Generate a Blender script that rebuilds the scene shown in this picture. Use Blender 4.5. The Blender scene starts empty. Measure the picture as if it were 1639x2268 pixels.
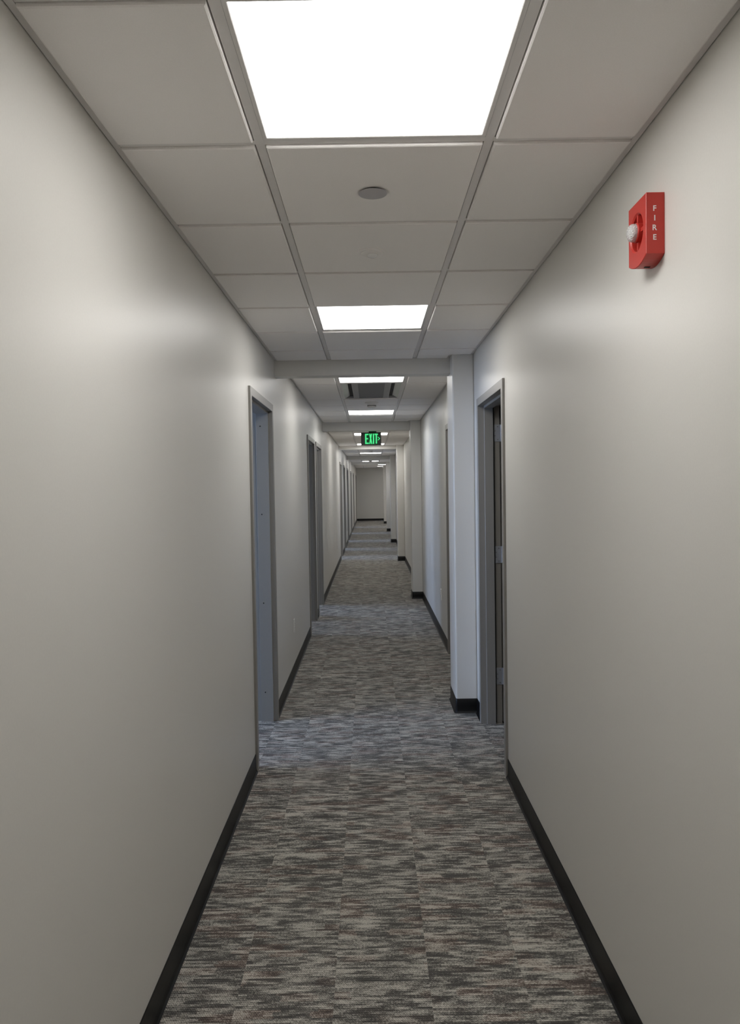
import bpy, math, random
from mathutils import Matrix, Vector
random.seed(7)
SC = bpy.context.scene
COL = SC.collection

# ------------------------------------------------------------------ camera
PITCH, YAW, ROLL = math.radians(1.8418), math.radians(-0.0416), math.radians(0.8953)
fw = Vector((math.sin(YAW)*math.cos(PITCH), math.cos(YAW)*math.cos(PITCH), -math.sin(PITCH)))
rt = Vector((math.cos(YAW), -math.sin(YAW), 0)); up = rt.cross(fw)
r2 = rt*math.cos(ROLL) - up*math.sin(ROLL); u2 = up*math.cos(ROLL) + rt*math.sin(ROLL)
cd = bpy.data.cameras.new('camera'); cam = bpy.data.objects.new('camera', cd); COL.objects.link(cam)
M = Matrix((r2, u2, -fw)).transposed().to_4x4(); M.translation = (0, 0, 1.5998)
cam.matrix_world = M
cd.sensor_fit = 'HORIZONTAL'; cd.sensor_width = 36.0; cd.lens = 36.0*1694.63/1639.0
cd.clip_start = 0.02; cd.clip_end = 200
SC.camera = cam

# ------------------------------------------------------------------ world (overcast blue daylight outside the office windows)
W = bpy.data.worlds.new('world'); SC.world = W; W.use_nodes = True
bg = W.node_tree.nodes['Background']
bg.inputs[0].default_value = (0.47, 0.64, 1.0, 1); bg.inputs[1].default_value = 15.0
LAMP = 10.2          # ceiling panel emission
SC.view_settings.view_transform = 'Standard'; SC.view_settings.look = 'None'
SC.view_settings.gamma = 1.0; SC.view_settings.exposure = 0.0
SC.view_settings.use_curve_mapping = False
SC.cycles.max_bounces = 10; SC.cycles.diffuse_bounces = 9; SC.cycles.use_light_tree = False   # pale walls: light keeps bouncing

# ------------------------------------------------------------------ dimensions
XL, XR, XC = -0.6726, 0.7331, 0.583        # left wall, right wall, column face
CX = 0.0255                                # centre line of the ceiling grid
MOD = 0.6096
WT = 0.118                                 # wall thickness
YB, YE = -3.2, 36.75                       # back and end wall
COLS = [5.35, 10.88, 16.50, 22.05, 27.70, 33.62]; CDEP = 0.37
BEAM_Z = [2.402, 2.413, 2.427, 2.410, 2.428]
BT = 0.13
BAYS = []                                  # (y0, y1, H, grid origin)
Hs = [2.5179, 2.547, 2.508, 2.520, 2.518, 2.540]
ORG = [2.060, 10.02, 12.78, 20.25, 26.52, 31.45]
for i in range(6):
    y0 = YB if i == 0 else COLS[i-1]+0.137+BT
    y1 = COLS[i]+0.137 if i < 5 else YE
    BAYS.append((y0, y1, Hs[i], ORG[i]))
HD = 2.178                                 # top of the door frames
LDOORS = [4.285, 8.24, 9.50, 16.95, 19.35, 22.35, 26.2, 30.3, 35.62]
RDOORS = [4.145, 6.29]
DW = 1.0                                   # outer width of a door frame
EASTX = 2.3                                # far side of the open end bay

# ------------------------------------------------------------------ materials
def mat(name, col, rough=0.6, spec=0.5, metal=0.0, emit=None, es=0.0):
    m = bpy.data.materials.new(name); m.use_nodes = True
    b = m.node_tree.nodes['Principled BSDF']
    b.inputs['Base Color'].default_value = (*col, 1); b.inputs['Roughness'].default_value = rough
    b.inputs['Specular IOR Level'].default_value = spec; b.inputs['Metallic'].default_value = metal
    if emit:
        b.inputs['Emission Color'].default_value = (*emit, 1); b.inputs['Emission Strength'].default_value = es
    return m
def N(m, t, **kw):
    n = m.node_tree.nodes.new(t)
    for k, v in kw.items(): setattr(n, k, v)
    return n
def speckle(m, scale, amount, bump=0.0, dist=0.001):
    """fine mottling of the base colour and a little relief"""
    nt = m.node_tree; b = nt.nodes['Principled BSDF']; c = tuple(b.inputs['Base Color'].default_value)
    tc = N(m, 'ShaderNodeNewGeometry'); no = N(m, 'ShaderNodeTexNoise'); no.inputs['Scale'].default_value = scale; no.inputs['Detail'].default_value = 0
    nt.links.new(tc.outputs['Position'], no.inputs['Vector'])
    mx = N(m, 'ShaderNodeMix', data_type='RGBA')
    mx.inputs[6].default_value = tuple(min(1, x*(1-amount)) for x in c[:3])+(1,); mx.inputs[7].default_value = tuple(min(1, x*(1+amount)) for x in c[:3])+(1,)
    nt.links.new(no.outputs['Fac'], mx.inputs[0]); nt.links.new(mx.outputs[2], b.inputs['Base Color'])
    if bump:
        bp = N(m, 'ShaderNodeBump'); bp.inputs['Strength'].default_value = bump; bp.inputs['Distance'].default_value = dist
        nt.links.new(no.outputs['Fac'], bp.inputs['Height']); nt.links.new(bp.outputs['Normal'], b.inputs['Normal'])
    return m
PAINT = speckle(mat('wall_paint', (0.675, 0.662, 0.630), 0.40, 0.5), 180, 0.02)
TILE = speckle(mat('ceiling_tile', (0.91, 0.885, 0.868), 0.95, 0.2), 420, 0.03)
GRID = speckle(mat('grid_steel', (0.75, 0.73, 0.72), 0.5, 0.4), 40, 0.01)
FRAME = speckle(mat('frame_paint', (0.265, 0.254, 0.238), 0.38, 0.5), 90, 0.02)
RUBBER = speckle(mat('black_rubber', (0.006, 0.006, 0.0063), 0.42, 0.3), 25, 0.2)
PLENUM = speckle(mat('plenum', (0.10, 0.10, 0.10), 0.9, 0.1), 8, 0.05)
STEEL = speckle(mat('hinge_steel', (0.36, 0.38, 0.43), 0.40, 0.5, 0.25), 60, 0.05)
SCREW = speckle(mat('screw_steel', (0.25, 0.25, 0.26), 0.4, 0.5, 0.7), 60, 0.05)
RED = speckle(mat('red_plastic', (0.50, 0.036, 0.026), 0.36, 0.5), 60, 0.03)
REDIN = speckle(mat('red_plastic_inner', (0.50, 0.036, 0.026), 0.5, 0.4), 60, 0.03)
WHITE = speckle(mat('white_plastic', (0.80, 0.79, 0.77), 0.35, 0.5), 60, 0.01)
GLOSSW = speckle(mat('glossy_white', (0.78, 0.78, 0.77), 0.06, 0.8), 60, 0.01)
LETTER = speckle(mat('white_lettering', (0.82, 0.80, 0.80), 0.5, 0.4), 60, 0.01)
COVER = speckle(mat('sprinkler_cover', (0.50, 0.485, 0.50), 0.35, 0.5), 60, 0.01)
DARK = speckle(mat('black_void', (0.006, 0.006, 0.007), 0.6, 0.3), 30, 0.2)
HOUSE = speckle(mat('exit_housing', (0.065, 0.060, 0.058), 0.45, 0.4), 60, 0.05)
GREY = speckle(mat('diffuser_metal', (0.36, 0.36, 0.375), 0.42, 0.5), 60, 0.02)
FLANGE = speckle(mat('diffuser_flange', (0.62, 0.61, 0.60), 0.35, 0.5), 60, 0.02)
GREYD = speckle(mat('diffuser_grille', (0.20, 0.20, 0.215), 0.5, 0.4), 900, 0.25)
LENS = mat('panel_lens', (0.9, 0.9, 0.9), 0.4, 0.3, 0, (1.0, 0.98, 0.945), LAMP)
GREEN = mat('exit_letters', (0.02, 0.4, 0.12), 0.5, 0.3, 0, (0.075, 0.74, 0.25), 1.0)
GREEN2 = mat('exit_glow', (0.012, 0.06, 0.025), 0.5, 0.3, 0, (0.0, 0.10, 0.02), 0.25)  # dim green glow around the letters, emitted by a plate behind them
OFFICE = speckle(mat('office_paint', (0.34, 0.335, 0.31), 0.7, 0.3), 120, 0.02)
CLEAR = bpy.data.materials.new('clear_dome'); CLEAR.use_nodes = True
_b = CLEAR.node_tree.nodes['Principled BSDF']; _b.inputs['Base Color'].default_value = (0.93, 0.95, 0.96, 1); _b.inputs['Roughness'].default_value = 0.03
_b.inputs['Transmission Weight'].default_value = 0.4; _b.inputs['IOR'].default_value = 1.49
_v = N(CLEAR, 'ShaderNodeTexVoronoi'); _v.inputs['Scale'].default_value = 260; _bp = N(CLEAR, 'ShaderNodeBump'); _bp.inputs['Strength'].default_value = 0.9; _bp.inputs['Distance'].default_value = 0.003
_g = N(CLEAR, 'ShaderNodeNewGeometry'); CLEAR.node_tree.links.new(_g.outputs['Position'], _v.inputs['Vector'])
CLEAR.node_tree.links.new(_v.outputs['Distance'], _bp.inputs['Height']); CLEAR.node_tree.links.new(_bp.outputs['Normal'], _b.inputs['Normal'])
PANE = bpy.data.materials.new('window_pane'); PANE.use_nodes = True
_nt = PANE.node_tree; _nt.nodes.clear(); _o = N(PANE, 'ShaderNodeOutputMaterial'); _m = N(PANE, 'ShaderNodeMixShader'); _t = N(PANE, 'ShaderNodeBsdfTransparent'); _gl = N(PANE, 'ShaderNodeBsdfGlossy')
_m.inputs[0].default_value = 0.06; _gl.inputs['Roughness'].default_value = 0.02
_nt.links.new(_t.outputs[0], _m.inputs[1]); _nt.links.new(_gl.outputs[0], _m.inputs[2]); _nt.links.new(_m.outputs[0], _o.inputs[0])

def carpet_material():
    m = bpy.data.materials.new('carpet_loop'); m.use_nodes = True
    nt = m.node_tree; L = nt.links.new; b = nt.nodes['Principled BSDF']
    b.inputs['Roughness'].default_value = 0.95; b.inputs['Specular IOR Level'].default_value = 0.12
    b.inputs['Sheen Weight'].default_value = 0.15
    tc = N(m, 'ShaderNodeTexCoord'); oi = N(m, 'ShaderNodeObjectInfo')
    off = N(m, 'ShaderNodeVectorMath', operation='SCALE'); cmb = N(m, 'ShaderNodeCombineXYZ')
    mul = N(m, 'ShaderNodeMath', operation='MULTIPLY'); mul.inputs[1].default_value = 37.0; L(oi.outputs['Random'], mul.inputs[0])
    L(oi.outputs['Random'], cmb.inputs[0]); L(mul.outputs[0], cmb.inputs[1]); L(mul.outputs[0], cmb.inputs[2])
    add = N(m, 'ShaderNodeVectorMath', operation='ADD'); L(tc.outputs['Object'], add.inputs[0]); L(cmb.outputs[0], add.inputs[1])
    def noise(sx, sy, sc, det, rough=0.5):
        v = N(m, 'ShaderNodeVectorMath', operation='MULTIPLY'); v.inputs[1].default_value = (sx, sy, 1.0); L(add.outputs[0], v.inputs[0])
        n = N(m, 'ShaderNodeTexNoise'); n.inputs['Scale'].default_value = sc; n.inputs['Detail'].default_value = det; n.inputs['Roughness'].default_value = rough
        L(v.outputs[0], n.inputs['Vector']); return n.outputs['Fac']
    def mth(op, a, c, d=None):
        n = N(m, 'ShaderNodeMath', operation=op)
        for i, x in enumerate((a, c, d)):
            if x is None: continue
            if isinstance(x, (int, float)): n.inputs[i].default_value = x
            else: L(x, n.inputs[i])
        return n.outputs[0]
    sepn = N(m, 'ShaderNodeSeparateXYZ'); L(add.outputs[0], sepn.inputs[0])
    rowi = mth('FLOOR', mth('DIVIDE', sepn.outputs[1], 0.0095), None)
    cmr = N(m, 'ShaderNodeCombineXYZ'); L(mth('MULTIPLY', sepn.outputs[0], 11.0), cmr.inputs[0]); L(mth('MULTIPLY', rowi, 0.73), cmr.inputs[1]); L(sepn.outputs[2], cmr.inputs[2])
    ns = N(m, 'ShaderNodeTexNoise'); ns.inputs['Scale'].default_value = 1.0; ns.inputs['Detail'].default_value = 2.0; L(cmr.outputs[0], ns.inputs['Vector'])
    streak = ns.outputs['Fac']                   # one shade per yarn row
    def wn(x, y=None):
        n = N(m, 'ShaderNodeTexWhiteNoise', noise_dimensions='2D'); c = N(m, 'ShaderNodeCombineXYZ'); L(x, c.inputs[0])
        if y is not None: L(y, c.inputs[1])
        L(c.outputs[0], n.inputs['Vector']); return n.outputs['Value']
    soft = noise(8, 24, 1.0, 3.0, 0.62)
    rg = mth('FLOOR', mth('DIVIDE', rowi, 4.0), None)                     # bands of a few rows
    jit = mth('MULTIPLY', wn(rowi), 0.30)
    cell = mth('FLOOR', mth('ADD', mth('ADD', mth('DIVIDE', sepn.outputs[0], 0.115), mth('MULTIPLY', wn(rg), 9.0)), jit), None)
    patch = wn(cell, rg)                         # ragged-ended patches of one shade
    speck = noise(170, 210, 1.0, 1.0)            # single loops
    tint = wn(mth('ADD', cell, 31.0), rg)
    s = mth('ADD', mth('MULTIPLY', streak, 0.80), mth('MULTIPLY', soft, 0.22))
    s = mth('ADD', s, mth('MULTIPLY', patch, 0.13))
    s = mth('ADD', s, mth('MULTIPLY', speck, 0.42))
    s = mth('SUBTRACT', s, 0.305)
    rp = N(m, 'ShaderNodeValToRGB'); e = rp.color_ramp.elements
    e[0].position = 0.36; e[0].color = (0.072, 0.067, 0.063, 1); e[1].position = 0.64; e[1].color = (0.50, 0.478, 0.435, 1)
    k = e.new(0.45); k.color = (0.150, 0.139, 0.128, 1); k = e.new(0.54); k.color = (0.325, 0.308, 0.278, 1)
    L(s, rp.inputs[0])
    tr = N(m, 'ShaderNodeValToRGB'); t = tr.color_ramp.elements
    t[0].position = 0.12; t[0].color = (1.10, 0.95, 0.90, 1); t[1].position = 0.35; t[1].color = (0.96, 1.0, 1.0, 1)
    L(tint, tr.inputs[0])
    mx = N(m, 'ShaderNodeMix', data_type='RGBA', blend_type='MULTIPLY')
    mp = N(m, 'ShaderNodeMapRange'); mp.inputs['From Min'].default_value = 0.42; mp.inputs['From Max'].default_value = 0.60; mp.inputs['To Min'].default_value = 1.0; mp.inputs['To Max'].default_value = 0.15
    L(s, mp.inputs['Value']); L(mp.outputs[0], mx.inputs[0])
    L(rp.outputs[0], mx.inputs[6]); L(tr.outputs[0], mx.inputs[7])
    # twisted loop relief; its groove shade is also multiplied into the base colour
    sep = N(m, 'ShaderNodeSeparateXYZ'); L(tc.outputs['Object'], sep.inputs[0])
    row = mth('SINE', mth('MULTIPLY', sep.outputs[1], 2*math.pi/0.0095), None)
    ph = mth('ADD', mth('MULTIPLY', sep.outputs[0], 2*math.pi/0.0070), mth('MULTIPLY', sep.outputs[1], 2*math.pi/0.011))
    loop = mth('SINE', ph, None)
    hgt = mth('ADD', mth('ADD', mth('MULTIPLY', row, 0.6), mth('MULTIPLY', loop, 0.55)), mth('MULTIPLY', speck, 0.6))
    shade = mth('ADD', mth('MULTIPLY', hgt, 0.34), 0.90)
    mx2 = N(m, 'ShaderNodeMix', data_type='RGBA', blend_type='MULTIPLY'); mx2.inputs[0].default_value = 1.0
    cc = N(m, 'ShaderNodeCombineColor'); [L(shade, cc.inputs[i]) for i in range(3)]
    L(mx.outputs[2], mx2.inputs[6]); L(cc.outputs[0], mx2.inputs[7]); L(mx2.outputs[2], b.inputs['Base Color'])
    bp = N(m, 'ShaderNodeBump'); bp.inputs['Strength'].default_value = 0.5; bp.inputs['Distance'].default_value = 0.0015
    L(hgt, bp.inputs['Height']); L(bp.outputs['Normal'], b.inputs['Normal'])
    return m
CARPET = carpet_material()

# ------------------------------------------------------------------ mesh helpers
class MB:
    def __init__(s): s.v = []; s.f = []; s.m = []
    def add(s, vs, fs, mi=0):
        o = len(s.v); s.v += [tuple(v) for v in vs]; s.f += [tuple(i+o for i in f) for f in fs]; s.m += [mi]*len(fs); return s
    def box(s, x0, x1, y0, y1, z0, z1, mi=0):
        return s.add([(x0,y0,z0),(x1,y0,z0),(x1,y1,z0),(x0,y1,z0),(x0,y0,z1),(x1,y0,z1),(x1,y1,z1),(x0,y1,z1)],
                     [(0,3,2,1),(4,5,6,7),(0,1,5,4),(1,2,6,5),(2,3,7,6),(3,0,4,7)], mi)
    def prism(s, pts, axis, a, b, mi=0):
        """2-D outline pts extruded along axis from a to b. axis z: (x,y); y: (x,z); x: (y,z)"""
        def P(p, t): return {'z': (p[0], p[1], t), 'y': (p[0], t, p[1]), 'x': (t, p[0], p[1])}[axis]
        n = len(pts); vs = [P(p, a) for p in pts]+[P(p, b) for p in pts]
        fs = [tuple(range(n))[::-1], tuple(range(n, 2*n))]+[(i, (i+1) % n, n+(i+1) % n, n+i) for i in range(n)]
        return s.add(vs, fs, mi)
    def lathe(s, prof, c=(0,0,0), n=32, axis='z', mi=0):
        """prof: (radius, height) pairs around an axis through c"""
        vs = []; fs = []
        for r, h in prof:
            for k in range(n):
                a = 2*math.pi*k/n; p = (r*math.cos(a), r*math.sin(a), h)
                if axis == 'x': p = (p[2], p[0], p[1])
                if axis == 'y': p = (p[0], p[2], p[1])
                vs.append((p[0]+c[0], p[1]+c[1], p[2]+c[2]))
        m = len(prof)
        for j in range(m-1):
            for k in range(n): fs.append((j*n+k, j*n+(k+1) % n, (j+1)*n+(k+1) % n, (j+1)*n+k))
        fs.append(tuple(range(n))[::-1]); fs.append(tuple((m-1)*n+k for k in range(n)))
        return s.add(vs, fs, mi)
    def mesh(s, name, *mats, smooth=False):
        import bmesh
        me = bpy.data.meshes.new(name); me.from_pydata(s.v, [], s.f)
        for q in mats: me.materials.append(q)
        for p, i in zip(me.polygons, s.m): p.material_index = i
        bm = bmesh.new(); bm.from_mesh(me); bmesh.ops.recalc_face_normals(bm, faces=bm.faces); bm.to_mesh(me); bm.free()
        if smooth:
            for p in me.polygons: p.use_smooth = True
            me.set_sharp_from_angle(angle=math.radians(35))
        me.update(); return me
    def build(s, name, mats, parent=None, smooth=False):
        if not isinstance(mats, (list, tuple)): mats = [mats]
        return link(name, s.mesh(name, *mats, smooth=smooth), parent)
def link(name, me, parent=None, loc=None):
    o = bpy.data.objects.new(name, me); COL.objects.link(o)
    if parent: o.parent = parent
    if loc: o.location = loc
    return o
def empty(name, loc=(0,0,0)):
    o = bpy.data.objects.new(name, None); o.empty_display_size = 0.05; COL.objects.link(o); o.location = loc; return o
def tag(o, label, cat, group=None):
    o['label'] = label; o['category'] = cat
    if group: o['group'] = group
    return o
def struct(o, label=None, cat=None):
    o['kind'] = 'structure'
    if label: o['label'] = label
    if cat: o['category'] = cat
    return o
def copy_tree(o, loc):
    c = o.copy(); COL.objects.link(c); c.location = loc
    for ch in list(o.children):
        d = ch.copy(); COL.objects.link(d); d.parent = c
        for g in list(ch.children):
            e = g.copy(); COL.objects.link(e); e.parent = d
    return c
def rrect(x0, x1, y0, y1, r, n=5):
    pts = []
    for cx, cy, a0 in ((x1-r, y0+r, -90), (x1-r, y1-r, 0), (x0+r, y1-r, 90), (x0+r, y0+r, 180)):
        for k in range(n+1):
            a = math.radians(a0+90*k/n); pts.append((cx+r*math.cos(a), cy+r*math.sin(a)))
    return pts

# ------------------------------------------------------------------ walls
TOP = 2.72
def wall_with_doors(x0, x1, y0, y1, doors):
    m = MB(); y = y0
    for d in doors:
        m.box(x0, x1, y, d+0.014, 0, TOP); m.box(x0, x1, d+0.014, d+DW-0.014, HD-0.014, TOP); y = d+DW-0.014
    m.box(x0, x1, y, y1, 0, TOP); return m
struct(wall_with_doors(XL-WT, XL, YB-WT, YE+WT, LDOORS).build('wall_left', PAINT), 'long greige painted wall along the left side with nine doorways', 'wall')
struct(wall_with_doors(XR, XR+WT, YB-WT, COLS[4]+CDEP, RDOORS).build('wall_right', PAINT), 'long greige painted wall along the right side behind the columns', 'wall')
struct(MB().box(XL, EASTX+WT, YE, YE+WT, 0, TOP).build('wall_end', PAINT), 'greige wall closing the far end of the corridor', 'wall')
struct(MB().box(XL, XR, YB-WT, YB, 0, TOP).build('wall_back', PAINT))
struct(MB().box(EASTX, EASTX+WT, 28.07, YE, 0, TOP).build('wall_east', PAINT))
struct(MB().box(XR+WT, EASTX+WT, 28.07-WT, 28.07, 0, TOP).build('wall_return', PAINT))

cnt = ['nearest', 'second', 'third', 'fourth', 'fifth', 'farthest']
for i, y in enumerate(COLS):
    zt = max(Hs[i], Hs[min(i+1, 5)])+0.08
    o = MB().prism(rrect(XC, XR if i < 5 else XC+0.30, y, y+CDEP, 0.012), 'z', 0, zt).build('column', PAINT)
    struct(o, f'{cnt[i]} greige square column standing out from the right wall', 'column')
for i, y in enumerate(COLS[:5]):
    y += 0.137; z0 = BEAM_Z[i]
    o = MB().prism(rrect(y, y+BT, z0, 2.66, 0.007, 3), 'x', XL, XC).build('beam', PAINT)
    struct(o, f'{cnt[i]} dropped greige beam crossing the corridor below the ceiling', 'beam')

# ------------------------------------------------------------------ floor: carpet planks on a slab
floor = struct(MB().box(XL-WT-0.06, XR+WT+0.06, YB, YE, -0.05, -0.006).build('floor', PLENUM), 'corridor floor of streaked grey-brown carpet planks laid in staggered rows', 'floor')
PW, PLN = 0.3048, 0.9144
xs = [XL, -0.443, -0.138, 0.167, 0.472, XR]
meshes = {}
def plank_mesh(w, l):
    k = (round(w, 4), round(l, 4))
    if k not in meshes:
        g = 0.0001; c = 0.0003
        a0, a1, b0, b1 = -w/2+g, w/2-g, -l/2+g, l/2-g
        v = [(a0,b0,-.006),(a1,b0,-.006),(a1,b1,-.006),(a0,b1,-.006),(a0,b0,-c),(a1,b0,-c),(a1,b1,-c),(a0,b1,-c),(a0+c,b0+c,0),(a1-c,b0+c,0),(a1-c,b1-c,0),(a0+c,b1-c,0)]
        f = [(0,3,2,1)]+[(i,(i+1)%4,4+(i+1)%4,4+i) for i in range(4)]+[(4+i,4+(i+1)%4,8+(i+1)%4,8+i) for i in range(4)]+[(8,9,10,11)]
        meshes[k] = MB().add(v, f).mesh('carpet_plank', CARPET)
    return meshes[k]
ends = [0.62, 0.10, 0.41, 0.02, 0.33]
for c in range(5):
    x0, x1 = xs[c], xs[c+1]; y = YB-ends[c]*PLN
    while y < YE:
        a, b = max(y, YB), min(y+PLN, YE)
        if b-a > 0.03: link('carpet_plank', plank_mesh(x1-x0, b-a), floor, ((x0+x1)/2, (a+b)/2, 0))
        y += PLN
# carpet inside the doorways and the open end bay
for d in LDOORS: link('carpet_plank', plank_mesh(WT+0.03, DW-0.1), floor, (XL-WT/2-0.015, d+DW/2, 0))
for d in RDOORS: link('carpet_plank', plank_mesh(WT+0.03, DW-0.1), floor, (XR+WT/2+0.015, d+DW/2, 0))
struct(MB().box(XR, EASTX, 28.07, YE, -0.05, 0.0).build('floor', CARPET), 'carpet of the side passage beyond the last column', 'floor')
struct(MB().box(-4.6, XL-WT-0.03, YB, YE, -0.05, 0.0).build('floor', CARPET), 'carpet of the offices behind the left wall', 'floor')
struct(MB().box(XR+WT+0.03, 3.4, 3.4, 9.6, -0.05, 0.0).build('floor', CARPET), 'carpet of the unlit room behind the right wall', 'floor')

# ------------------------------------------------------------------ ceiling: tees and tegular tiles
ceiling = struct(MB().box(XL-WT, EASTX, YB, YE, 2.66, 2.72).build('ceiling', PLENUM), 'suspended ceiling of white tegular tiles in a steel grid', 'ceiling')
TW = 0.0238; DROP = 0.008
tmesh = {}
def tile_mesh(w, l):
    k = (round(w, 4), round(l, 4))
    if k not in tmesh:
        c = 0.004; hw, hl = w/2, l/2
        v = [(-hw,-hl,.012),(hw,-hl,.012),(hw,hl,.012),(-hw,hl,.012),(-hw,-hl,-DROP+.002),(hw,-hl,-DROP+.002),(hw,hl,-DROP+.002),(-hw,hl,-DROP+.002),
             (-hw+c,-hl+c,-DROP),(hw-c,-hl+c,-DROP),(hw-c,hl-c,-DROP),(-hw+c,hl-c,-DROP)]
        f = [(0,1,2,3)]+[(i,4+i,4+(i+1)%4,(i+1)%4) for i in range(4)]+[(4+i,8+i,8+(i+1)%4,4+(i+1)%4) for i in range(4)]+[(8,11,10,9)]
        tmesh[k] = MB().add(v, f).mesh('ceiling_tile', TILE)
    return tmesh[k]
LIGHTS = {0: [2.060-MOD, 2.060+3*MOD, 2.060-5*MOD], 1: [10.02-6*MOD, 10.02-MOD], 2: [12.78, 12.78+5*MOD], 3: [20.25, 20.25-5*MOD], 4: [26.52, 26.52-5*MOD], 5: []}
DIFF = 10.02-5*MOD                        # 2x4 diffuser starts here in the second bay
G = 0.0035                                # reveal between tile edge and tee
def tile(x0, x1, y0, y1, H):
    if x1-x0 > 0.03 and y1-y0 > 0.03:
        link('ceiling_tile', tile_mesh(x1-x0, y1-y0), ceiling, ((x0+x1)/2, (y0+y1)/2, H))
WA = 0.020                                # wall angle width
for bi, (y0, y1, H, org) in enumerate(BAYS):
    ax0, ax1 = XL, (XR if bi < 5 else EASTX)
    # longitudinal tees
    if bi < 5: tx = [CX-MOD/2, CX+MOD/2]
    else: tx = [-0.291+MOD*k for k in range(7) if -0.291+MOD*k < EASTX-0.1]
    for x in tx: MB().box(x-TW/2, x+TW/2, y0, y1, H, H+0.030).build('main_tee', GRID, ceiling)
    # perimeter angle
    MB().box(ax0+0.0025, ax0+WA, y0, y1, H, H+0.025).build('wall_angle', GRID, ceiling)
    cf = COLS[bi] if bi < 5 else None
    MB().box(ax1-WA, ax1-0.0025, y0 if bi in (0, 5) else COLS[bi-1]+CDEP, cf if bi < 5 else y1, H, H+0.025).build('wall_angle', GRID, ceiling)
    MB().box(ax0+WA, (XC if bi < 5 else ax1), y1-WA*0.6, y1-0.0005, H, H+0.025).build('wall_angle', GRID, ceiling)
    if bi < 5:
        MB().box(XC-WA, XR-WA, cf-WA*0.6, cf-0.0005, H, H+0.025).build('wall_angle', GRID, ceiling)
        MB().box(XC-WA, XC-0.001, cf, y1-WA*0.6, H, H+0.025).build('wall_angle', GRID, ceiling)
    # transverse tees
    k0 = math.ceil((y0+0.02-org)/MOD); ys = []
    k = k0
    while org+k*MOD < y1-0.02: ys.append(org+k*MOD); k += 1
    edges = [ax0+0.001]+tx+[ax1-0.001]
    for y in ys:
        for j in range(len(edges)-1):
            if bi == 1 and j in (0, 1, 2) and abs(y-(DIFF+MOD)) < 0.05: continue
            MB().box(edges[j]+(TW/2 if j else WA), edges[j+1]-(TW/2 if j < len(edges)-2 else WA), y-TW/2, y+TW/2, H+0.0004, H+0.028).build('cross_tee', GRID, ceiling)
    rows = [y0]+ys+[y1]
    for a, b in zip(rows[:-1], rows[1:]):
        ya = a+(TW/2+G if a in ys else 0.004); yb = b-(TW/2+G if b in ys else WA*0.6+0.001)
        for j in range(len(edges)-1):
            xa = edges[j]+(TW/2+G if j else WA+0.001); xb = edges[j+1]-(TW/2+G if j < len(edges)-2 else WA+0.001)
            if bi < 5 and j == 1 and any(abs(a-l) < 0.05 for l in LIGHTS[bi]): continue
            if bi == 1 and abs(a-DIFF) < 0.05 and j == 1: continue
            if bi == 1 and abs(a-(DIFF+MOD)) < 0.05: 
                continue
            if bi == 1 and abs(a-DIFF) < 0.05:
                tile(xa, xb, ya, ya+2*MOD-TW-2*G, H); continue
            if bi == 5 and j == 2 and any(abs(a-(31.45+q*MOD)) < 0.05 for q in (-4, 0, 4)): continue
            if bi == 5 and j == 4 and any(abs(a-(31.45+q*MOD)) < 0.05 for q in (0, 4)): continue
            if bi < 5 and j == 2:
                c0 = COLS[bi]-WA*0.6-0.001
                if yb > c0:                     # tile cut round the column ahead
                    tile(xa, xb, ya, min(yb, c0), H); tile(xa, XC-WA-0.001, c0-0.0002, yb, H); continue
                if bi and ya < COLS[bi-1]+CDEP:
                    tile(xa, XC-0.003, ya, min(COLS[bi-1]+CDEP, yb), H); tile(xa, xb, COLS[bi-1]+CDEP, yb, H); continue
            tile(xa, xb, ya, yb, H)

# ------------------------------------------------------------------ ceiling light panels
def light_panel(loc, label, rot=0):
    t = empty('ceiling_light', loc); o = MOD/2-TW/2-0.0005; i = 0.281
    f = MB()
    # mitred frame with a small inner step
    def ring(p, zi, q, zo): 
        P = [(-p,-p,zi),(p,-p,zi),(p,p,zi),(-p,p,zi)]; Q = [(-q,-q,zo),(q,-q,zo),(q,q,zo),(-q,q,zo)]
        f.add(P+Q, [(k,(k+1)%4,4+(k+1)%4,4+k) for k in range(4)])
    ring(o, 0.035, o, 0.0006); ring(o, 0.0006, i+0.002, 0.0006); ring(i+0.002, 0.0006, i, 0.002); ring(i, 0.002, i, 0.035)
    f.build('frame', GRID, t)
    MB().box(-i, i, -i, i, 0.0022, 0.012).build('lens', LENS, t)
    MB().box(-o, o, -o, o, 0.0355, 0.06).build('back_box', GRID, t)
    return tag(t, label, 'light', 'square ceiling light panels')
for bi, y, lab in ((0, 2.060-MOD, 'large glowing square ceiling panel overhead, cut by the top of the photo'),
                   (0, 2.060+3*MOD, 'second square ceiling panel, just before the nearest dropped beam'),
                   (0, 2.060-5*MOD, 'square ceiling panel behind the camera'),
                   (1, 10.02-6*MOD, 'square ceiling panel right behind the nearest beam, touching the air diffuser'),
                   (1, 10.02-MOD, 'square ceiling panel between the smoke detector and the second beam'),
                   (2, 12.78, 'square ceiling panel seen behind the upper half of the exit sign'),
                   (2, 12.78+5*MOD, 'square ceiling panel seen behind the lower edge of the exit sign'),
                   (3, 20.25, 'distant square ceiling panel between the third and fourth beams'),
                   (3, 20.25-5*MOD, 'square ceiling panel hidden above the third beam'),
                   (4, 26.52, 'distant square ceiling panel just before the fifth beam, split by a detector'),
                   (4, 26.52-5*MOD, 'square ceiling panel hidden above the fourth beam')):
    light_panel((CX, y+MOD/2, Hs[bi]), lab)
light_panel((-0.291+1.5*MOD, 31.45+MOD/2, Hs[5]), 'nearer of two far ceiling panels at the right, before the last column')
light_panel((-0.291+1.5*MOD, 31.45-3.5*MOD, Hs[5]), 'added square ceiling panel, hidden above the fifth beam')  # unseen source added to brighten the end bay
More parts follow.
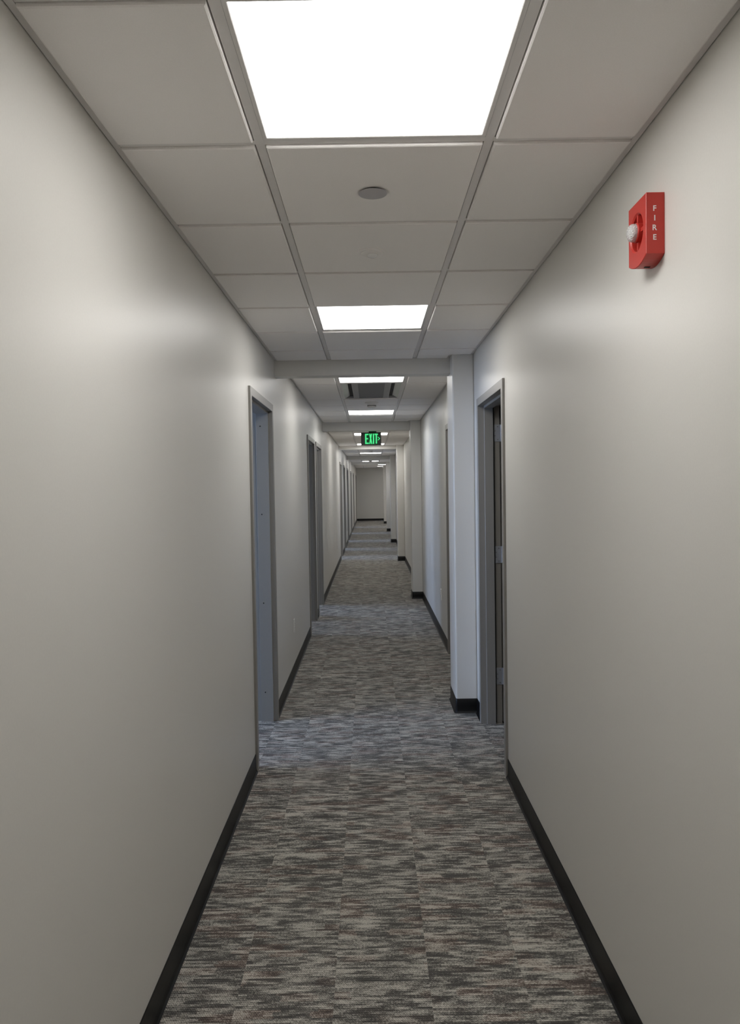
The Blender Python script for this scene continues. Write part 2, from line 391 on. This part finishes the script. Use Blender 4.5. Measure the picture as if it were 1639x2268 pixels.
light_panel((-0.291+3.5*MOD, 31.45+0.5*MOD, Hs[5]), 'added square ceiling panel, unseen in the side passage before the last column')  # added out of view to lift the light on the end wall
light_panel((-0.291+3.5*MOD, 31.45+4.5*MOD, Hs[5]), 'added square ceiling panel, unseen in the side passage behind the last column')  # likewise added, unseen, for more light on the end wall
light_panel((-0.291+1.5*MOD, 31.45+4.5*MOD, Hs[5]), 'farthest ceiling panel, small strip beside the end wall')

# ------------------------------------------------------------------ air diffuser (2x4) in the second bay
t = tag(empty('air_diffuser', (CX, DIFF+MOD, Hs[1])), 'grey rectangular ceiling air diffuser with two dark slots behind the nearest beam', 'air diffuser')
ox, oy = MOD/2-TW/2-0.001, MOD-TW/2-0.001
f = MB(); f.box(-ox, -ox+0.016, -oy, oy, -0.001, 0.02); f.box(ox-0.016, ox, -oy, oy, -0.001, 0.02); f.box(-ox+0.016, ox-0.016, -oy, -oy+0.016, -0.001, 0.02); f.box(-ox+0.016, ox-0.016, oy-0.016, oy, -0.001, 0.02)
f.build('frame', GRID, t)
ix = ox-0.016; px = 0.180; sx = 0.222; dz = 0.030
for s in (-1, 1):
    f = MB(); f.prism([(s*ix, 0.0), (s*sx, dz), (s*sx, dz+0.004), (s*ix, 0.006)], 'y', -oy+0.016, oy-0.016); f.build('side_flange', FLANGE, t)
    MB().box(min(s*sx, s*px), max(s*sx, s*px), -oy+0.016, oy-0.016, dz-0.006, dz+0.01).build('slot', DARK, t)
MB().box(-ix, ix, oy-0.022, oy-0.016, 0.0, dz).build('end_plate', GREY, t)
MB().box(-ix, ix, -oy+0.016, -oy+0.022, 0.0, dz).build('end_plate', GREY, t)
f = MB()
f.box(-px, -0.125, -oy+0.022, oy-0.022, 0.002, 0.03); f.box(0.125, px, -oy+0.022, oy-0.022, 0.002, 0.03)
f.box(-px-0.002, -px, -oy+0.022, oy-0.022, -0.002, dz-0.007, 1); f.box(px, px+0.002, -oy+0.022, oy-0.022, -0.002, dz-0.007, 1)
cp = f.build('centre_panel', [GREY, WHITE], t)
MB().box(-0.125, 0.125, -oy+0.022, oy-0.022, 0.007, 0.03).build('return_grille', GREYD, cp)

# ------------------------------------------------------------------ ceiling devices
t = tag(empty('sprinkler_cover', (0.022, 2.388, Hs[0]-DROP)), 'flat round concealed sprinkler cover plate in the tile after the overhead light', 'sprinkler cover')
MB().lathe([(0.036, 0.0), (0.036, -0.005)], n=40).build('collar', DARK, t)
MB().lathe([(0.0435, -0.0050), (0.0442, -0.0060), (0.0435, -0.0072), (0.0415, -0.0076)], n=48).build('plate', COVER, t, True)
t = tag(empty('ceiling_sensor', (0.0225, 3.0, Hs[0]-DROP)), 'round white ceiling occupancy sensor with a small clear lens, one tile beyond the sprinkler cover', 'sensor')
MB().lathe([(0.058, 0.0), (0.0585, -0.0015), (0.0575, -0.003), (0.048, -0.0042), (0.046, -0.0036)], n=48).build('trim_ring', TILE, t, True)
MB().lathe([(0.045, -0.003), (0.0445, -0.0055), (0.038, -0.0075), (0.026, -0.009)], n=48).build('body', TILE, t, True)
MB().lathe([(0.022*math.cos(a), -0.009-0.012*math.sin(a)) for a in [k*math.pi/2/7 for k in range(7)]]+[(0.002, -0.0212)], n=32).build('lens', GLOSSW, t, True)
def detector(loc, label):
    t = empty('smoke_detector', loc)
    MB().lathe([(0.072, 0.0), (0.074, -0.004), (0.073, -0.012), (0.055, -0.020), (0.050, -0.026)], n=40).build('base', WHITE, t, True)
    b = MB().lathe([(0.050, -0.026), (0.049, -0.034), (0.046, -0.0345), (0.046, -0.041), (0.0475, -0.0415), (0.047, -0.050), (0.042, -0.056), (0.03, -0.058)], n=40).build('head', WHITE, t, True)
    for k in range(16):
        a = 2*math.pi*(k+0.5)/16; f = MB(); c, s = math.cos(a), math.sin(a)
        w = 0.0075; vs = []
        for z in (-0.0405, -0.035):
            for rr, ww in ((0.0455, -w), (0.0455, w), (0.0485, w), (0.0485, -w)): vs.append((c*rr-s*ww, s*rr+c*ww, z))
        f.add(vs, [(0,3,2,1),(4,5,6,7),(0,1,5,4),(1,2,6,5),(2,3,7,6),(3,0,4,7)]); f.build('vent_slot', DARK, b)
    return tag(t, label, 'smoke detector', 'white smoke detectors on the ceiling')
detector((0.031, 8.5, Hs[1]-DROP), 'white smoke detector hanging between the air diffuser and the next light panel')
detector((0.02, 18.95, Hs[3]-DROP), 'tiny smoke detector in front of the light panel beyond the third beam')
detector((0.02, 25.6, Hs[4]-DROP), 'tiny smoke detector splitting the light panel beyond the fourth beam')

# ------------------------------------------------------------------ exit sign
EY = 11.30
t = tag(empty('exit_sign', (0.025, EY, 2.219)), 'dark hanging exit sign with glowing green EXIT letters and a right arrow', 'exit sign')
MB().prism(rrect(-0.148, 0.148, 0, 0.190, 0.006), 'y', 0, 0.040).build('housing', HOUSE, t, True)
MB().box(-0.034, 0.079, 0.0, 0.040, 0.190, 2.508-DROP-2.219).build('canopy', DARK, t)
def ex(px, py): return ((px-730)/1030*0.296, (1075-py)/650*0.190)
MB().prism([ex(395, 1030), ex(1085, 1030), ex(1085, 850), ex(1140, 850), ex(1215, 740), ex(1140, 630), ex(1105, 630), ex(1105, 468), ex(395, 468)], 'y', -0.001, 0.001).build('glow_panel', GREEN2, t)
def strokes(name, polys):
    m = MB()
    for p in polys: m.prism([ex(*q) for q in p], 'y', -0.004, 0.0)
    o = m.build(name, GREEN, t); return o
R = lambda a, b, c, d: [(a, d), (b, d), (b, c), (a, c)]
strokes('letter', [R(420, 492, 492, 1005), R(492, 600, 492, 560), R(492, 582, 712, 772), R(492, 608, 935, 1005)])
strokes('letter', [[(628, 492), (690, 492), (795, 1005), (735, 1005)], [(722, 492), (782, 492), (690, 1005), (628, 1005)]])
strokes('letter', [R(820, 886, 492, 1005)])
strokes('letter', [R(912, 1078, 492, 560), R(962, 1032, 560, 990)])
strokes('arrow', [[(1058, 655), (1105, 655), (1190, 738), (1140, 738)], [(1140, 738), (1190, 738), (1105, 825), (1058, 825)]])

# ------------------------------------------------------------------ fire alarm strobe on the right wall
FY0, FY1, FZ0, FZ1, FX = 1.900, 2.026, 2.164, 2.312, 0.687
yc, zc = (FY0+FY1)/2, 2.2355
OY = 0.005                                  # the round well sits slightly towards the far edge
t = tag(empty('fire_alarm', (XR, yc, 2.148)), 'red wall-mounted fire alarm with clear strobe lens and white FIRE lettering', 'fire alarm')
fx = FX-XR                                 # front plane in local x (negative, towards the corridor)
def outline(s=1.0):
    hw = (FY1-FY0)/2*s; top = FZ1-2.148; sid = FZ0-2.148; pts = [(-hw, top), (-hw, sid)]
    for k in range(1, 12): a = -1+2*k/12; pts.append((a*hw, sid*(a*a)))
    pts += [(hw, sid), (hw, top)]; return pts
f = MB(); pts = outline(); n = len(pts); lz = zc-2.148
loops = []
def loop(ps, x): loops.append([(x, p[0], p[1]) for p in ps])
ins = [(p[0]*0.98, (p[1]-lz)*0.984+lz) for p in pts]
vs = [(-0.0005, *p) for p in pts]+[(fx+0.0014, *p) for p in pts]+[(fx, *p) for p in ins]
fs = [(i, (i+1) % n, n+(i+1) % n, n+i) for i in range(n)]+[(n+i, n+(i+1) % n, 2*n+(i+1) % n, 2*n+i) for i in range(n)]+[tuple(range(n))]
# front face with a round opening: bridge the inner outline to a circle by angle
RR = 0.049; cs = []
angs = [math.atan2(p[1]-lz, p[0]) for p in ins]
K = 64; circ = [(fx, RR*math.cos(2*math.pi*k/K), lz+RR*math.sin(2*math.pi*k/K)) for k in range(K)]
base = len(vs); vs += circ
def ray_hit(a):
    d = (math.cos(a), math.sin(a)); best = None
    for i in range(n):
        p, q = ins[i], ins[(i+1) % n]; ex_, ey_ = q[0]-p[0], q[1]-p[1]; den = d[0]*ey_-d[1]*ex_
        if abs(den) < 1e-12: continue
        tt = (p[0]*ey_-(p[1]-lz)*ex_)/den; u = (p[0]*d[1]-(p[1]-lz)*d[0])/den
        if tt > 0 and -1e-6 <= u <= 1+1e-6 and (best is None or tt < best): best = tt
    return (fx, d[0]*best, lz+d[1]*best)
al = sorted([(2*math.pi*k/K) for k in range(K)]+[a % (2*math.pi) for a in angs])
outer = [ray_hit(a) for a in al]; inner = [(fx, OY+RR*math.cos(a), lz+RR*math.sin(a)) for a in al]
lip = [(fx+0.0035, OY+(RR-0.004)*math.cos(a), lz+(RR-0.004)*math.sin(a)) for a in al]
bot = [(fx+0.020, OY+(RR-0.006)*math.cos(a), lz+(RR-0.006)*math.sin(a)) for a in al]
f.add(vs[:base], fs); m_ = len(al)
f.add(outer+inner+lip+bot, [(r*m_+i, r*m_+(i+1) % m_, (r+1)*m_+(i+1) % m_, (r+1)*m_+i) for r in range(3) for i in range(m_)]+[tuple(3*m_+i for i in range(m_))])
f.build('housing', RED, t)
for s, (a, b) in enumerate(((0, 1), (1, 0))):  # cross ribs in the round well
    for sg in (-1, 1):
        g = MB(); w = 0.0045; L0, L1 = 0.016, RR-0.005
        y0_, y1_ = (sg*L0, sg*L1) if a else (-w, w); z0_, z1_ = (sg*L0, sg*L1) if b else (-w, w)
        g.box(fx+0.003, fx+0.021, OY+min(y0_, y1_), OY+max(y0_, y1_), lz+min(z0_, z1_), lz+max(z0_, z1_)); g.build('rib', REDIN, t)
MB().lathe([(0.0245, fx+0.021), (0.0245, fx-0.002), (0.022, fx-0.005)], c=(0, OY, lz), n=36, axis='x').build('hub', REDIN, t, True)
MB().lathe([(0.0225, fx-0.004), (0.0225, fx-0.010)]+[(0.0225*math.cos(a), fx-0.010-0.014*math.sin(a)) for a in [k*math.pi/2/6 for k in range(1, 6)]]+[(0.003, fx-0.0238)], c=(0, OY, lz), n=28, axis='x').build('strobe_lens', CLEAR, t)
MB().lathe([(0.012, fx-0.005), (0.010, fx-0.012), (0.004, fx-0.015)], c=(0, OY, lz), n=20, axis='x').build('reflector', WHITE, t, True)
MB().box(-0.028, -0.014, -0.004, 0.004, -0.0012, 0.004).build('latch_slot', DARK, t)
dg = None
for ch, z in zip('FIRE', (2.2735, 2.2502, 2.2268, 2.2035)):
    cu = bpy.data.curves.new('letter', 'FONT'); cu.body = ch; cu.size = 0.0185; cu.align_x = 'CENTER'; cu.align_y = 'CENTER'; cu.extrude = 0.0003; cu.offset = 0.00035
    tmp = bpy.data.objects.new('letter_tmp', cu); COL.objects.link(tmp); bpy.context.view_layer.update()
    me = bpy.data.meshes.new_from_object(tmp.evaluated_get(bpy.context.evaluated_depsgraph_get())); me.materials.clear(); me.materials.append(LETTER); me.name = 'letter'
    bpy.data.objects.remove(tmp)
    xs_ = [v.co.x for v in me.vertices]; ys_ = [v.co.y for v in me.vertices]; mx_, my_ = (min(xs_)+max(xs_))/2, (min(ys_)+max(ys_))/2
    for v in me.vertices:
        x, y, zz = v.co.x-mx_, v.co.y-my_, v.co.z; v.co = (x-0.0245, -(FY1-FY0)/2-0.0002-zz, y+z-2.148)
    link('letter', me, t)

# ------------------------------------------------------------------ doors
LIP = 0.0135; FWD = 0.05; STP = 0.016
def door_frame(idx, side, y, label, rab, stopw, hinges=False, screws=False):
    """steel frame wrapped round the wall; a = depth from the corridor face, b = towards the opening"""
    x0 = XL+LIP if side < 0 else XR-LIP; sg = -1 if side < 0 else 1
    T = WT+2*LIP
    d = struct(empty(f'door_{idx}', (x0, y, 0)), label, 'door frame')
    prof = [(0.0015, 0), (0, 0.0015), (0, FWD-0.0015), (0.0015, FWD), (rab, FWD), (rab, FWD+STP-0.001), (rab+0.001, FWD+STP), (rab+stopw-0.001, FWD+STP), (rab+stopw, FWD+STP-0.001),
            (rab+stopw, FWD), (T, FWD), (T, 0), (T-LIP, 0), (T-LIP, 0.0142), (LIP, 0.0142), (LIP, 0)]
    HDL = HD
    def sweep(p0, p1, cap):
        vs = [(sg*a, *p0(b)) for a, b in prof]+[(sg*a, *p1(b)) for a, b in prof]; n = len(prof)
        return MB().add(vs, [(i, (i+1) % n, n+(i+1) % n, n+i) for i in range(n)]+([tuple(range(n))] if cap else []))
    sweep(lambda b: (b, 0.0), lambda b: (b, HDL-b), True).build('jamb', FRAME, d)
    far = sweep(lambda b: (DW-b, 0.0), lambda b: (DW-b, HDL-b), True).build('jamb', FRAME, d)
    sweep(lambda b: (b, HDL-b), lambda b: (DW-b, HDL-b), False).build('head', FRAME, d)
    if hinges: MB().box(sg*(rab+stopw), sg*(rab+stopw+0.006), DW-FWD-0.010, DW-FWD, 0.01, HD-FWD).build('dark_strip', RUBBER, far)  # thin black strip in the corner between stop and rabbet
    if hinges:
        for hz in (1.947, 1.139, 0.322):
            h = MB().box(sg*0.1005, sg*0.1495, DW-FWD-0.004, DW-FWD+0.001, hz-0.056, hz+0.056)
            h.lathe([(0.0055, hz-0.056), (0.0055, hz+0.056)], c=(sg*(T+0.010), DW-FWD-0.003, 0), n=14)
            h = h.build('hinge', STEEL, far, True)
            for a, z in ((0.132, 0.042), (0.114, 0.014), (0.114, -0.018), (0.132, -0.044)):
                MB().lathe([(0.0042, DW-FWD-0.0036), (0.004, DW-FWD-0.0050), (0.002, DW-FWD-0.0053)], c=(sg*a, 0, hz+z), n=12, axis='y').build('screw', SCREW, h, True)
    if screws:
        for z in (2.027, 1.427, 0.819, 0.203):
            MB().lathe([(0.0095, DW-FWD-STP+0.001), (0.0095, DW-FWD-STP-0.0012), (0.0065, DW-FWD-STP-0.0016), (0.004, DW-FWD-STP-0.0004)], c=(sg*0.083, 0, z), n=18, axis='y').lathe([(0.0042, DW-FWD-STP-0.0002), (0.0042, DW-FWD-STP-0.0022)], c=(sg*0.083, 0, z), n=12, axis='y', mi=1).build('anchor_screw', [FRAME, DARK], far, True)
    # leaf folded back flat against the room side of the wall
    lx0 = sg*(T+0.006); lx1 = sg*(T+0.050); ly0 = DW-FWD+0.01; ly1 = ly0+DW-2*FWD-0.006
    if idx in (2, 9): ly0, ly1 = FWD-0.01-(DW-2*FWD-0.006), FWD-0.01
    if idx == 10: ly0, ly1 = DW-FWD+0.012, DW-FWD+0.9
    lf = MB().prism(rrect(min(lx0, lx1), max(lx0, lx1), ly0, ly1, 0.002, 2), 'z', 0.012, HD-FWD-0.006).build('leaf', FRAME, d)
    hy = ly1-0.07 if ly0 > DW/2 else ly0+0.07
    hd = MB(); hd.lathe([(0.027, lx1), (0.027, lx1+sg*0.008), (0.012, lx1+sg*0.012), (0.010, lx1+sg*0.045)], c=(0, hy, 1.0), n=18, axis='x')
    hd.box(min(lx1+sg*0.040, lx1+sg*0.054), max(lx1+sg*0.040, lx1+sg*0.054), min(hy, hy-0.11 if ly0 > DW/2 else hy+0.11), max(hy, hy-0.11 if ly0 > DW/2 else hy+0.11), 0.992, 1.010)
    hd.build('handle', STEEL, lf)
    return d
llab = ['nearest doorway on the left wall, grey steel frame with anchor screws', 'second doorway on the left wall, directly beside its twin', 'third doorway on the left wall, just before the second beam',
        'fourth doorway on the left wall, just past the third beam', 'fifth doorway on the left wall', 'sixth doorway on the left wall, just past the fourth beam', 'seventh doorway on the left wall',
        'eighth doorway on the left wall', 'last doorway on the left wall, touching the end wall']
for i, y in enumerate(LDOORS): door_frame(i+1, -1, y, llab[i], 0.029, 0.085, screws=(i == 0))
door_frame(10, 1, RDOORS[0], 'nearest doorway on the right wall, grey steel frame with three bare hinges', 0.042, 0.058, hinges=True)
door_frame(11, 1, RDOORS[1], 'second doorway on the right wall, mostly hidden behind the nearest column', 0.042, 0.058, hinges=True)

# ------------------------------------------------------------------ rubber cove baseboards
BH = 0.1016
bprof = [(0, 0), (0.0145, 0), (0.0145, 0.0015), (0.0085, 0.006), (0.0055, 0.012), (0.0042, 0.021), (0.0036, 0.05), (0.0034, BH-0.002), (0.002, BH), (0, BH)]
def base_along_y(name, x, sg, y0, y1, lab=None):
    o = MB().prism([(x+sg*a, z) for a, z in bprof], 'y', y0, y1).build(name, RUBBER); struct(o, lab, 'baseboard' if lab else None); return o
def base_along_x(name, y, sg, x0, x1, lab=None):
    o = MB().prism([(y+sg*a, z) for a, z in bprof], 'x', x0, x1).build(name, RUBBER); struct(o, lab, 'baseboard' if lab else None); return o
y = YB
for i, d in enumerate(LDOORS):
    if d-y > 0.02: base_along_y('baseboard_left', XL, 1, y, d-0.0005, 'black rubber baseboard on the left wall before the ' + ['', 'second', 'third', 'fourth', 'fifth', 'sixth', 'seventh', 'eighth', 'ninth'][i] + ' doorway' if i else 'black rubber baseboard at the lower left edge of the photo, before the nearest doorway')
    y = d+DW+0.0005
if YE-y > 0.02: base_along_y('baseboard_left', XL, 1, y, YE, 'black rubber baseboard between the last left doorway and the end wall')
segs = []; y = YB
for d in sorted([(r, r+DW) for r in RDOORS]+[(c, c+CDEP) for c in COLS[:5]]):
    if d[0]-y > 0.02: segs.append((y, d[0]-0.0005))
    y = d[1]+0.0005
rl = ['black rubber baseboard at the lower right edge of the photo', 'short black baseboard between the right doorway and the nearest column', 'black baseboard on the right wall behind the nearest column',
      'black baseboard on the right wall before the second column', 'black baseboard on the right wall before the third column', 'black baseboard on the right wall before the fourth column', 'black baseboard on the right wall before the fifth column']
for i, (a, b) in enumerate(segs): base_along_y('baseboard_right', XR, -1, a, b, rl[min(i, 6)])
base_along_x('baseboard_end', YE, -1, XL, EASTX, 'black baseboard along the end wall')
for i, y in enumerate(COLS):                      # wrapped round each column
    xr = XR if i < 5 else XC+0.30; loops = []
    for a, z in bprof:
        r = 0.012+a
        pts = [(xr, y-a)]
        for k in range(6): g = math.radians(-90-90*k/5); pts.append((XC+0.012+r*math.cos(g), y+0.012+r*math.sin(g)))
        for k in range(6): g = math.radians(180-90*k/5); pts.append((XC+0.012+r*math.cos(g), y+CDEP-0.012+r*math.sin(g)))
        pts.append((xr, y+CDEP+a)); loops.append([(p[0], p[1], z) for p in pts])
    m = MB(); nn = len(loops[0]); vs = [v for l in loops for v in l]; q = len(loops)
    m.add(vs, [(j*nn+k, j*nn+k+1, (j+1)*nn+k+1, (j+1)*nn+k) for j in range(q-1) for k in range(nn-1)])
    struct(m.build('baseboard_column', RUBBER, smooth=True), f'black rubber baseboard wrapped round the {cnt[i]} column', 'baseboard')

# ------------------------------------------------------------------ wall outlets
def outlet(loc, sg, label):
    t = empty('wall_outlet', loc)
    p = MB(); w, h = 0.035, 0.0575
    v = [(0,-w,-h),(0,w,-h),(0,w,h),(0,-w,h),(sg*.003,-w,-h),(sg*.003,w,-h),(sg*.003,w,h),(sg*.003,-w,h),(sg*.006,-w+.005,-h+.005),(sg*.006,w-.005,-h+.005),(sg*.006,w-.005,h-.005),(sg*.006,-w+.005,h-.005)]
    p.add(v, [(0,3,2,1)]+[(i,(i+1)%4,4+(i+1)%4,4+i) for i in range(4)]+[(4+i,4+(i+1)%4,8+(i+1)%4,8+i) for i in range(4)]+[(8,9,10,11)]); p.build('plate', WHITE, t)
    for z in (-0.0195, 0.0195):
        r = MB().prism([(q[0], q[1]+z) for q in rrect(-0.017, 0.017, -0.0145, 0.0145, 0.006, 4)], 'x', sg*0.005, sg*0.0085).build('receptacle', WHITE, t)
        for yy in (-0.0063, 0.0063): MB().box(min(sg*.0078, sg*.0088), max(sg*.0078, sg*.0088), yy-0.0011, yy+0.0011, z-0.002, z+0.007).build('slot', DARK, r)
    return tag(t, label, 'outlet', 'white wall outlets')
outlet((XL, 6.53, 0.424), 1, 'white wall outlet low on the left wall just past the nearest doorway')
outlet((XR, 8.04, 0.46), -1, 'white wall outlet low on the right wall behind the nearest column')
outlet((XL, 15.18, 0.424), 1, 'tiny white wall outlet low on the left wall before the fourth doorway')
outlet((XL, 21.4, 0.424), 1, 'tiny white wall outlet low on the left wall before the sixth doorway')

# ------------------------------------------------------------------ offices behind the left wall: daylight through their windows
ox0, ox1 = -4.6, XL-WT
wins = [(d+DW/2-1.0, d+DW/2+1.0) for d in (16.95, 22.35, 26.2, 30.3)]+[(2.75, 5.2), (8.3, 9.3), (10.2, 12.0), (19.5, 21.4)]
wins.sort(); WZ0, WZ1 = 0.75, 2.35
m = MB(); y = YB
for a, b in wins:
    m.box(ox0-0.15, ox0, y, a, 0, TOP); m.box(ox0-0.15, ox0, a, b, 0, WZ0); m.box(ox0-0.15, ox0, a, b, WZ1, TOP); y = b
m.box(ox0-0.15, ox0, y, YE+WT, 0, TOP)
struct(m.build('wall_exterior', OFFICE))
for i, (a, b) in enumerate(wins):
    w = struct(MB().box(ox0-0.11, ox0-0.05, a, a+0.05, WZ0, WZ1).box(ox0-0.11, ox0-0.05, b-0.05, b, WZ0, WZ1).box(ox0-0.11, ox0-0.05, a+0.05, b-0.05, WZ0, WZ0+0.05).box(ox0-0.11, ox0-0.05, a+0.05, b-0.05, WZ1-0.05, WZ1).build(f'window_{i+1}', FRAME))
    MB().box(ox0-0.083, ox0-0.077, a+0.05, b-0.05, WZ0+0.05, WZ1-0.05).build('pane', PANE, w)
    la = bpy.data.lights.new('window_portal', 'AREA'); la.shape = 'RECTANGLE'; la.size = WZ1-WZ0; la.size_y = b-a; la.cycles.is_portal = True
    lo = bpy.data.objects.new('window_portal', la); COL.objects.link(lo); lo.location = (ox0-0.14, (a+b)/2, (WZ0+WZ1)/2); lo.rotation_euler = (0, math.radians(-90), 0)
for y in (YB-0.1, 2.5, 6.9, 9.37, 14.0, 18.6, 21.8, 24.6, 28.6, 33.4, YE+WT):
    struct(MB().box(ox0-0.15, ox1, y, y+0.1, 0, TOP).build('wall_partition', OFFICE))
struct(MB().box(ox0-0.15, XL-WT, YB-0.1, YE+WT+0.1, 2.66, 2.72).build('ceiling', OFFICE), 'ceiling of the offices behind the left wall', 'ceiling')
# unlit room behind the right wall
m = MB(); m.box(3.4, 3.5, 3.3, 9.7, 0, TOP); m.box(XR+WT, 3.4, 3.3, 3.4, 0, TOP); m.box(XR+WT, 3.4, 9.6, 9.7, 0, TOP); m.box(XR+WT, 3.5, 3.3, 9.7, TOP-0.06, TOP)
struct(m.build('wall_storage', OFFICE))
